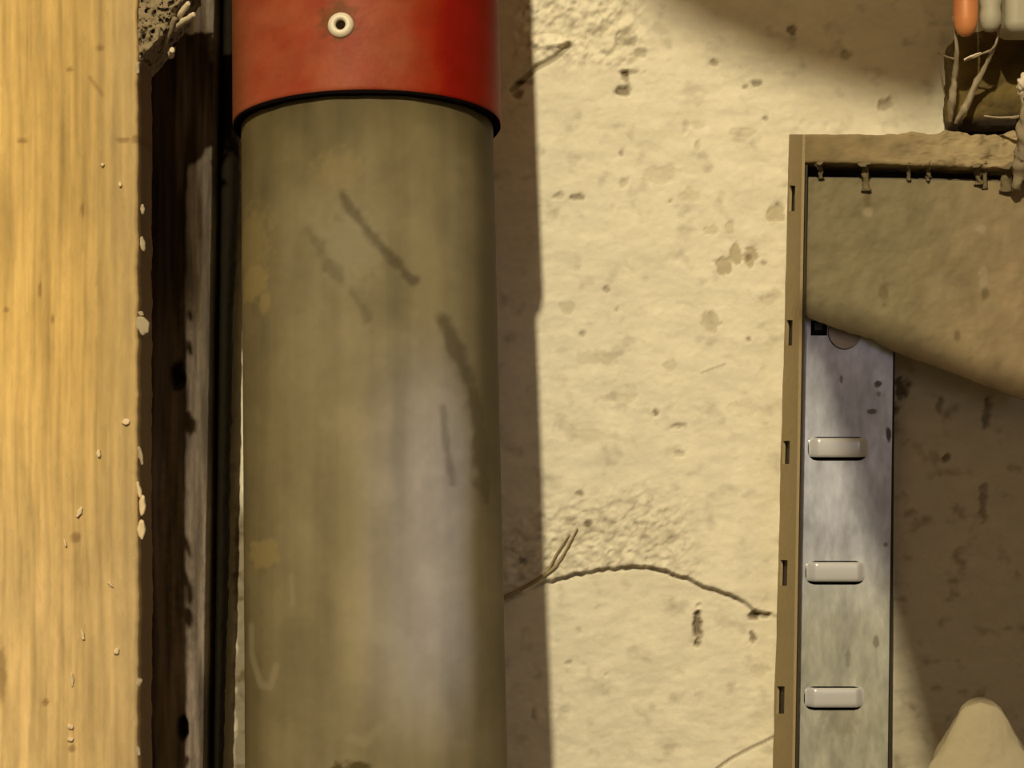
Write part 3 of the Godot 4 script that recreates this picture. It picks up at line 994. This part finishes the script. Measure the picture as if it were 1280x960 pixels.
# ---------------------------------------------------------------- the galvanised strap
func ring_cell(st: SurfaceTool, r: Rect2, c: Vector2, hole: Callable, put: Callable, thick: float) -> void:
	# a rectangle (pixels) with a hole whose outline hole(angle) is star-shaped about c
	var angs: Array[float] = []
	for k in 64:
		angs.append(TAU * k / 64.0)
	for q in [r.position, r.end, Vector2(r.position.x, r.end.y), Vector2(r.end.x, r.position.y)]:
		angs.append(fposmod((q - c).angle(), TAU))
	angs.sort()
	for k in angs.size():
		var a0 := angs[k]
		var a1 := angs[(k + 1) % angs.size()]
		var o0 := edge_of(r, c, a0)
		var o1 := edge_of(r, c, a1)
		var h0: Vector2 = hole.call(a0)
		var h1: Vector2 = hole.call(a1)
		quad(st, put.call(o0), put.call(o1), put.call(h1), put.call(h0))
		var b := Vector3(0, 0, -thick)
		quad(st, put.call(h0) + b, put.call(h1) + b, put.call(o1) + b, put.call(o0) + b)
		quad(st, put.call(h0), put.call(h1), put.call(h1) + b, put.call(h0) + b)

func edge_of(r: Rect2, c: Vector2, a: float) -> Vector2:
	var d := Vector2(cos(a), sin(a))
	var t := 1e9
	if d.x > 1e-6:
		t = minf(t, (r.end.x - c.x) / d.x)
	elif d.x < -1e-6:
		t = minf(t, (r.position.x - c.x) / d.x)
	if d.y > 1e-6:
		t = minf(t, (r.end.y - c.y) / d.y)
	elif d.y < -1e-6:
		t = minf(t, (r.position.y - c.y) / d.y)
	return c + d * t

func build_strap() -> void:
	var D := 0.8485
	var root := base("metal_strap", "galvanised metal strap with three raised loops inside the steel box", "strap", at(1050, 1300, 0.86))
	# the strap leans a little: its own pixels u (0..114) and py
	var put := func(q: Vector2) -> Vector3:
		var left := table([395.0, 960.0], [1004.0, 1000.0], q.y)
		var wide := table([395.0, 960.0], [113.0, 109.5], q.y) / 113.0
		return at(left + q.x * wide, q.y, D) - root.position
	var zinc := grain(mat("galvanised", Color(0.52, 0.5, 0.45), 0.40, 0.3), 0.012, Vector3(12, 12, 12), 0.10, 81)
	# colour marks of dirt and old dust on the strap
	var im := Image.create(128, 640, false, Image.FORMAT_RGB8)
	for y in 640:
		for x in 128:
			var px := x * 113.0 / 128.0
			var py := 395.0 + y * 0.92
			var t := 0.9 + 0.16 * n_f.get_noise_2d(px * 1.2 + 400.0, py * 0.5) + 0.07 * n_c.get_noise_2d(px, py * 0.4)
			var d := 0.0
			for s in [[94, 479, 4, 3, 0.7], [88, 514, 6, 3, 0.6], [95, 492, 3, 3, 0.35], [108, 543, 3, 8, 0.8], [48, 475, 2, 5, 0.4], [96, 802, 4, 8, 0.3], [106, 680, 3, 3, 0.4], [93, 482, 3, 2, 0.5], [60, 820, 3, 14, 0.2], [50, 900, 22, 20, 0.15]]:
				d = maxf(d, s[4] * blob(Vector2(px, py), Vector2(s[0], s[1]), Vector2(s[2], s[3]), 0.4, 0.5))
			var warm := smoothstep(650.0, 800.0, py)
			var c := Color(0.88, 0.90, 0.95).lerp(Color(0.85, 0.86, 0.80), warm) * t
			c = c.lerp(Color(0.2, 0.15, 0.09), d)
			im.set_pixel(x, y, c)
	zinc.uv1_triplanar = false
	zinc.uv1_scale = Vector3.ONE
	zinc.normal_enabled = false
	zinc.albedo_color = Color(0.96, 0.95, 0.93)
	zinc.albedo_texture = ImageTexture.create_from_image(im)
	var st := SurfaceTool.new()
	st.begin(Mesh.PRIMITIVE_TRIANGLES)
	st.set_smooth_group(-1)
	var putuv := func(q: Vector2) -> Vector3:
		st.set_uv(Vector2(clampf(q.x / 113.0, 0, 1), clampf((q.y - 395.0) / 588.8, 0.0, 1.0)))
		return put.call(q)
	# cells: square hole, knock-out, then loop openings
	var loops := [Vector2(45, 561), Vector2(43, 716), Vector2(42.5, 873)]
	var track := func(c: Vector2, hw: float, hh: float) -> Callable:
		return func(a: float) -> Vector2:
			var d := Vector2(cos(a), sin(a))
			var lo := 0.0
			var hi := 120.0
			for it in 22:
				var t := (lo + hi) / 2.0
				var p := (d * t).abs()
				var q := p - Vector2(hw - hh * 0.8, hh - hh * 0.8)
				var sd := Vector2(maxf(q.x, 0), maxf(q.y, 0)).length() + minf(maxf(q.x, q.y), 0.0) - hh * 0.8
				if sd < 0.0:
					lo = t
				else:
					hi = t
			return c + d * lo
	var square := func(c: Vector2, hw: float, hh: float) -> Callable:
		return func(a: float) -> Vector2:
			return edge_of(Rect2(c - Vector2(hw, hh), Vector2(hw, hh) * 2.0), c, a)
	# vertices need a uv each: cells are meshed by a put that sets the uv just before the vertex is added
	var tris: Array = []
	cell_tris(tris, Rect2(0, 380, 30, 66), Vector2(20, 410), square.call(Vector2(20, 410), 10.5, 9.5))
	cell_tris(tris, Rect2(30, 380, 83, 66), Vector2(52, 416), func(a: float) -> Vector2: return Vector2(52, 416) + Vector2(cos(a), sin(a)) * 21.0)
	var ytop := 446.0
	for L in loops:
		var y0: float = L.y - 26.0
		plain_tris(tris, Rect2(0, ytop, 113, y0 - ytop))
		cell_tris(tris, Rect2(0, y0, 113, 52), L, track.call(L, 38.0, 15.0))
		ytop = y0 + 52.0
	plain_tris(tris, Rect2(0, ytop, 113, 1000.0 - ytop))
	plain_tris(tris, Rect2(0, 1000, 113, 300))
	for t in tris:
		for q in t:
			st.set_uv(Vector2(clampf(q.x / 113.0, 0, 1), clampf((q.y - 395.0) / 588.8, 0.0, 1.0)))
			st.add_vertex(put.call(q))
	# back face, edges and the turned-in left flange
	var bz := Vector3(0, 0, -0.0012)
	for t in tris:
		for q in [t[0], t[2], t[1]]:
			st.set_uv(Vector2(0.5, 0.5))
			st.add_vertex(put.call(q) + bz)
	for k in 46:
		var ya := 380.0 + 20.0 * k
		var yb := ya + 20.0
		st.set_uv(Vector2(0.99, clampf((ya - 395.0) / 588.8, 0.0, 1.0)))
		quad(st, put.call(Vector2(113, yb)), put.call(Vector2(113, ya)), put.call(Vector2(113, ya)) + bz, put.call(Vector2(113, yb)) + bz)
		st.set_uv(Vector2(0.03, clampf((ya - 395.0) / 588.8, 0.0, 1.0)))
		# rounded bend on the left that turns back to the wall
		var prev0: Vector3 = put.call(Vector2(0, ya))
		var prev1: Vector3 = put.call(Vector2(0, yb))
		for s in 5:
			var a := (s + 1) / 4.0 * PI / 2.0 if s < 4 else PI / 2.0
			var o := Vector3(-0.0022 * sin(a), 0, -0.0022 * (1.0 - cos(a)))
			if s == 4:
				o += Vector3(0, 0, -0.011)
			var n0: Vector3 = put.call(Vector2(0, ya)) + o
			var n1: Vector3 = put.call(Vector2(0, yb)) + o
			quad(st, n1, n0, prev0, prev1)
			prev0 = n0
			prev1 = n1
	st.generate_normals()
	obj("plate", st.commit(), zinc, root)
	# dark sheet added behind the strap for the shade in its openings
	var ch := PackedVector2Array([Vector2(1003, 380), Vector2(1119, 380), Vector2(1112, 1300), Vector2(996, 1300)])
	var chm := obj("shade_backing", slab(ch, PackedFloat32Array([0.858, 0.858, 0.858, 0.858]), 0.002), mat("shade_backing", Color(0.04, 0.03, 0.018), 0.85), root)
	chm.position = -root.position
	# raised loops
	var bright := mat("bright_zinc", Color(0.66, 0.66, 0.64), 0.26, 0.25)
	for L in loops:
		var c := at(table([395.0, 960.0], [1004.0, 1000.0], L.y) + L.x, L.y - 1.8, D)
		var hw := 37.0 / F * D
		var lh := 12.0 / F * D
		var rise := 0.0030
		var prof: Array[Vector2] = []     # across x: foot, ramp, crown, ramp, foot
		for k in 41:
			var u := lerpf(-1.0, 1.0, k / 40.0)
			prof.append(Vector2(u * hw, rise * smoothstep(1.0, 0.66, absf(u)) + 0.0002))
		var lm := sheet(41, 12, func(i: int, j: int) -> Array:
			var v := lerpf(-1.0, 1.0, clampf((j - 2) / 7.0, 0.0, 1.0))
			var q := prof[i]
			var z := q.y - 0.0007 * pow(absf(v), 4.0)
			# the foot widens to the plate's rounded opening
			var w := lh
			if j < 2 or j > 9:
				z -= 0.0012
				w = lh * (1.0 if j == 1 or j == 10 else 0.8)
			return [Vector3(q.x, v * w, z), Color.WHITE])
		var lo := obj("loop", lm, bright, root)
		lo.position = c - root.position
	# the round knock-out that still hangs in its hole
	var disc := CylinderMesh.new()
	disc.top_radius = 20.0 / F * D
	disc.bottom_radius = 20.0 / F * D
	disc.height = 0.001
	disc.radial_segments = 40
	var dk := obj("knockout_disc", disc, mat("knockout", Color(0.42, 0.37, 0.33), 0.5, 0.3), root)
	dk.position = at(1004 + 52, 416, D + 0.0009) - root.position
	dk.rotation_degrees = Vector3(86, 0, 4)
	# a dark bolt head seen through the square hole
	var bolt := obj("bolt", rbox(Vector3(0.005, 0.005, 0.006), 0.001, 3), mat("bolt_blue", Color(0.10, 0.11, 0.15), 0.45, 0.4), root)
	bolt.position = at(1022, 408, 0.856) - root.position

func cell_tris(tris: Array, r: Rect2, c: Vector2, hole: Callable) -> void:
	var angs: Array[float] = []
	for k in 60:
		angs.append(TAU * k / 60.0)
	for q in [r.position, r.end, Vector2(r.position.x, r.end.y), Vector2(r.end.x, r.position.y)]:
		angs.append(fposmod((q - c).angle(), TAU))
	angs.sort()
	for k in angs.size():
		var o0 := edge_of(r, c, angs[k])
		var o1 := edge_of(r, c, angs[(k + 1) % angs.size()])
		var h0: Vector2 = hole.call(angs[k])
		var h1: Vector2 = hole.call(angs[(k + 1) % angs.size()])
		# pixel angles run clockwise on screen
		tris.append([o0, o1, h1])
		tris.append([o0, h1, h0])

func plain_tris(tris: Array, r: Rect2) -> void:
	var n := maxi(1, int(r.size.y / 12.0))
	for k in n:
		var a := r.position.y + r.size.y * k / n
		var b := r.position.y + r.size.y * (k + 1) / n
		var x0 := r.position.x
		var x1 := r.end.x
		tris.append([Vector2(x0, b), Vector2(x0, a), Vector2(x1, a)])
		tris.append([Vector2(x0, b), Vector2(x1, a), Vector2(x1, b)])

# ---------------------------------------------------------------- top right corner
func build_fittings() -> void:
	# copper tube end
	var cu := mat("copper", Color(0.66, 0.25, 0.085), 0.45, 0.1)
	var d := 0.80
	var k := d / F
	var prof := [[0.0, -46.0], [5.0, -45.0], [10.0, -41.0], [13.5, -34.0], [15.0, -24.0], [15.3, -10.0], [15.0, 40.0], [15.0, 260.0]]
	var tubem := sheet(36, prof.size(), func(i: int, j: int) -> Array:
		var a := TAU * i / 36.0
		return [Vector3(prof[j][0] * k * sin(a), prof[j][1] * k, prof[j][0] * k * cos(a)), Color.WHITE], true)
	var o := obj("copper_tube", tubem, cu)
	o.position = at(1207, 0, d)
	tag(o, "orange copper tube end beside the grey fitting at top right", "tube")
	# grey plastic fitting: round knuckle and wider body
	var root := base("grey_fitting", "pale grey plastic pipe fitting at the top right corner", "pipe fitting", at(1268, 0, 0.80))
	var grey := grain(mat("grey_plastic", Color(0.40, 0.36, 0.25), 0.6), 0.03, Vector3(20, 20, 20), 0.12, 91)
	var kn := [[0.0, -40.0], [6.0, -39.0], [10.5, -35.0], [13.0, -28.0], [13.5, -18.0], [12.0, -10.0], [13.8, -2.0], [14.0, 30.0], [14.0, 240.0]]
	var knuckle := sheet(36, kn.size(), func(i: int, j: int) -> Array:
		var a := TAU * i / 36.0
		return [Vector3(kn[j][0] * k * sin(a), kn[j][1] * k, kn[j][0] * k * cos(a)), Color.WHITE], true)
	var kk := obj("knuckle", knuckle, grey, root)
	kk.position = at(1238, 0, 0.80) - root.position
	var bd := obj("body", rbox(Vector3(110, 130, 60) * k, 14.0 * k, 8), grey, root)
	bd.position = at(1305, -18, 0.808) - root.position
	# brown block behind the webs
	var rust := grain(mat("brown_block", Color.WHITE, 0.9, 0.0, true), 0.02, Vector3(14, 14, 14), 0.9, 92)
	var size := Vector3(0.075, 0.052, 0.036)
	var bm := rbox(size, 0.008, 40, func(p: Vector3, nn: Vector3) -> Vector3:
		return p + nn * (0.0018 * n_b.get_noise_3d(p.x * 1800.0, p.y * 1800.0, p.z * 1800.0) + 0.0008 * n_c.get_noise_3d(p.x * 1800.0, p.y * 1800.0, p.z * 1800.0))
		, func(p: Vector3) -> Color:
		var t := n_f.get_noise_3d(p.x * 2500.0, p.y * 2500.0, p.z * 2500.0)
		var c := Color(0.12, 0.082, 0.02) * (1.0 + 0.7 * t)
		c = c.lerp(Color(0.025, 0.012, 0.006), smoothstep(-0.018, -0.022, p.y + 0.002 * t))
		c.a = 1.0
		return c)
	var b := obj("brown_block", bm, rust)
	b.position = Vector3((1199.0 - 640.0) / F * 0.836 + size.x / 2.0, (480.0 - 98.0) / F * 0.836, -0.854)
	tag(b, "rough dark brown block on the wall above the steel box, under the grey fitting", "block")

func build_stone() -> void:
	var m := grain(mat("lime_lump", Color(0.40, 0.34, 0.21), 0.92), 0.02, Vector3(12, 12, 12), 0.5, 95)
	var c := at(1230, 990, 0.75)
	var k := 0.75 / F
	var mesh := sheet(64, 48, func(i: int, j: int) -> Array:
		var a := TAU * i / 64.0
		var t := j / 47.0
		# profile from wide foot to blunt crown: height in pixels above the centre
		var y := lerpf(-140.0, 112.0, t)
		var r := table([-140.0, -60.0, 0.0, 30.0, 60.0, 90.0, 104.0, 110.0, 112.0], [120.0, 108.0, 84.0, 66.0, 48.0, 32.0, 24.0, 14.0, 0.0], y)
		var dir := Vector3(sin(a), 0, cos(a))
		var e := 1.0 + 0.09 * n_a.get_noise_3d(dir.x * 90.0, y * 1.5, dir.z * 90.0) + 0.05 * n_b.get_noise_3d(dir.x * 90.0, y, dir.z * 90.0)
		var lean := -0.04 * y + maxf(0.0, -dir.z) * r * 3.0 * 0.27
		return [Vector3((dir.x * r * e + lean) * k, y * k, dir.z * r * e * (0.42 if dir.z > 0.0 else 3.0) * k), Color.WHITE], true)
	var o := obj("plaster_lump", mesh, m)
	o.position = c
	tag(o, "pale beige conical lump of mortar at the bottom right corner", "mortar lump")

# ---------------------------------------------------------------- webs, dust and roots
func build_webs() -> void:
	# porous dusty clump at the top left between post and stud
	var root := base("cobweb_clump", "porous grey-brown dusty clump of old cobweb at the top between post and stud", "cobweb", at(205, -10, 0.77))
	var dusty := grain(mat("web_dust", Color(0.25, 0.195, 0.105), 1.0), 0.04, Vector3(20, 20, 20), 0.8, 96)
	var d := 0.775
	var lo := at(152, 112, d) + Vector3(0, 0, -0.018)
	var hi := at(262, -50, d) + Vector3(0, 0, 0.03)
	var wn := FastNoiseLite.new()
	wn.seed = 77
	wn.frequency = 0.05
	wn.fractal_octaves = 2
	wn.noise_type = FastNoiseLite.TYPE_SIMPLEX_SMOOTH
	var field := func(p: Vector3) -> float:
		var px := 640.0 + p.x * F / d
		var py := 480.0 - p.y * F / d
		var z := (p.z + d) * 1000.0
		# wedge: full at the top, narrowing down along the post
		var edge := table([-60.0, 0.0, 30.0, 60.0, 90.0, 110.0], [250.0, 246.0, 230.0, 212.0, 186.0, 170.0], py)
		var out := maxf(px - edge, table([-60.0, 0.0, 20.0, 60.0], [140.0, 150.0, 168.0, 174.0], py) - px) / 12.0
		out = maxf(out, (absf(z - 6.0) - 17.0) / 6.0)
		var n := wn.get_noise_3d(px, py * 0.85 + px * 0.4, z * 2.4)
		var m2 := wn.get_noise_3d(px + 300.0, py - 0.3 * px, z * 2.4 + 90.0)
		var strand := minf(absf(n), absf(m2)) - 0.15 
		return maxf(strand * 5.0, out + 0.4 * n)
	var cl := obj("web_mass", nets(lo, hi, 0.00085, field), dusty, root)
	cl.position = -root.position
	var straw := mat("straw", Color(0.62, 0.52, 0.33), 0.8)
	for s in [[[243, 18], [228, 28], [218, 38]], [[215, 62], [214, 70]], [[219, 22], [210, 45], [204, 64]], [[172, 78], [170, 92]], [[236, 4], [225, 18], [222, 22]]]:
		var pts: Array = []
		var rad: Array = []
		for q in s.size():
			pts.append(at(s[q][0], s[q][1], 0.752 + 0.006 * q))
			rad.append([0.0012, 0.0016, 0.0008][q])
		var t := obj("straw", tube(pts, rad, 8, 0.5, int(s[0][0])), straw if s[0][0] != 219 else dusty, root)
		t.position = -root.position

	# webs hanging over the brown block
	var web := base("hanging_cobweb", "dusty cobweb strands hanging from the copper tube over the brown block", "cobweb", at(1200, 40, 0.80))
	var wm := mat("hanging_web", Color(0.36, 0.29, 0.18), 1.0)
	var pale := mat("pale_web", Color(0.68, 0.58, 0.42), 1.0)
	for s in [[[[1192, 20, .803], [1196, 62, .808], [1194, 95, .818], [1190, 128, .824], [1188, 152, .832]], [2.5, 4, 5.5, 7, 4], 0],
			[[[1250, 30, .803], [1243, 58, .806], [1226, 68, .812], [1206, 76, .818]], [2.5, 2, 1.8, 2.2], 0],
			[[[1226, 66, .806], [1212, 71, .806], [1205, 75, .806]], [1.6, 2.0, 1.4], 1],
			[[[1246, 52, .805], [1234, 78, .815], [1220, 104, .822], [1206, 135, .826], [1194, 154, .832]], [2, 4, 6, 8, 3], 0],
			[[[1172, 66, .868], [1180, 70, .845], [1194, 74, .815]], [1, 2, 2], 0],
			[[[1290, 90, .806], [1280, 104, .806], [1276, 112, .808], [1282, 130, .812]], [7, 8, 5, 5], 1],
			[[[1288, 140, .810], [1272, 146, .815], [1250, 147, .822], [1230, 145, .826]], [3, 2, 1.4, 1], 0],
			[[[1290, 120, .806], [1284, 160, .815], [1278, 200, .826], [1270, 236, .834]], [9, 11, 12, 5], 0]]:
		var pts: Array = []
		var rad: Array = []
		for q in s[0].size():
			pts.append(at(s[0][q][0], s[0][q][1], s[0][q][2]))
			rad.append(s[1][q] * (0.00026 if s[0][0][0] < 1260 else 0.00041))
		var t := obj("strand", tube(pts, rad, 10, 0.7, int(s[0][0][0])), pale if s[2] else wm, web)
		t.position = -web.position

	# dry root fibres on the wall beside the pipe
	var rootm := mat("root_fibre", Color(0.34, 0.27, 0.14), 0.9)
	var fib := base("root_fibre", "thin dry root fibres crossing the wall's crack right of the pipe", "root", at(660, 735, 0.866))
	for s in [[[[612, 758], [636, 744], [660, 731], [690, 712], [706, 690], [722, 660]], [2.6, 2.4, 2.0, 1.8, 1.4, 0.8]],
			[[[636, 745], [668, 728], [684, 714], [697, 690], [712, 668]], [2.0, 1.8, 1.4, 1.2, 0.6]]]:
		var pts: Array = []
		var rad: Array = []
		for q in s[0].size():
			var wz: float = wall_at(s[0][q][0], s[0][q][1])[0]
			pts.append(at(s[0][q][0], s[0][q][1], WD - wz - 0.0012 - 0.001 * (q % 2)))
			rad.append(s[1][q] * 0.00043)
		var t := obj("fibre", tube(pts, rad, 8, 0.5, int(s[0][0][1])), rootm, fib)
		t.position = -fib.position

func build_lamp() -> void:
	var root := base("bare_bulb", "bare warm light bulb hanging from the cellar ceiling above the view", "lamp", Vector3(LAMP.x, CEIL_Y, LAMP.z))
	var glow := mat("bulb_glass", Color(0.9, 0.85, 0.7), 0.3)
	glow.emission_enabled = true
	glow.emission = Color(1.0, 0.86, 0.62)
	glow.emission_energy_multiplier = 2.0
	var s := SphereMesh.new()
	s.radius = 0.037
	s.height = 0.074
	var b := obj("bulb", s, glow, root)
	b.position.y = LAMP.y - CEIL_Y
	var c := CylinderMesh.new()
	c.top_radius = 0.016
	c.bottom_radius = 0.018
	c.height = 0.05
	var so := obj("socket", c, mat("socket", Color(0.05, 0.04, 0.03), 0.5), root)
	so.position.y = LAMP.y - CEIL_Y + 0.058
	var w := CylinderMesh.new()
	w.top_radius = 0.003
	w.bottom_radius = 0.003
	w.height = CEIL_Y - LAMP.y - 0.08
	var cb := obj("cord", w, mat("cord", Color(0.05, 0.04, 0.03), 0.7), root)
	cb.position.y = -w.height / 2.0
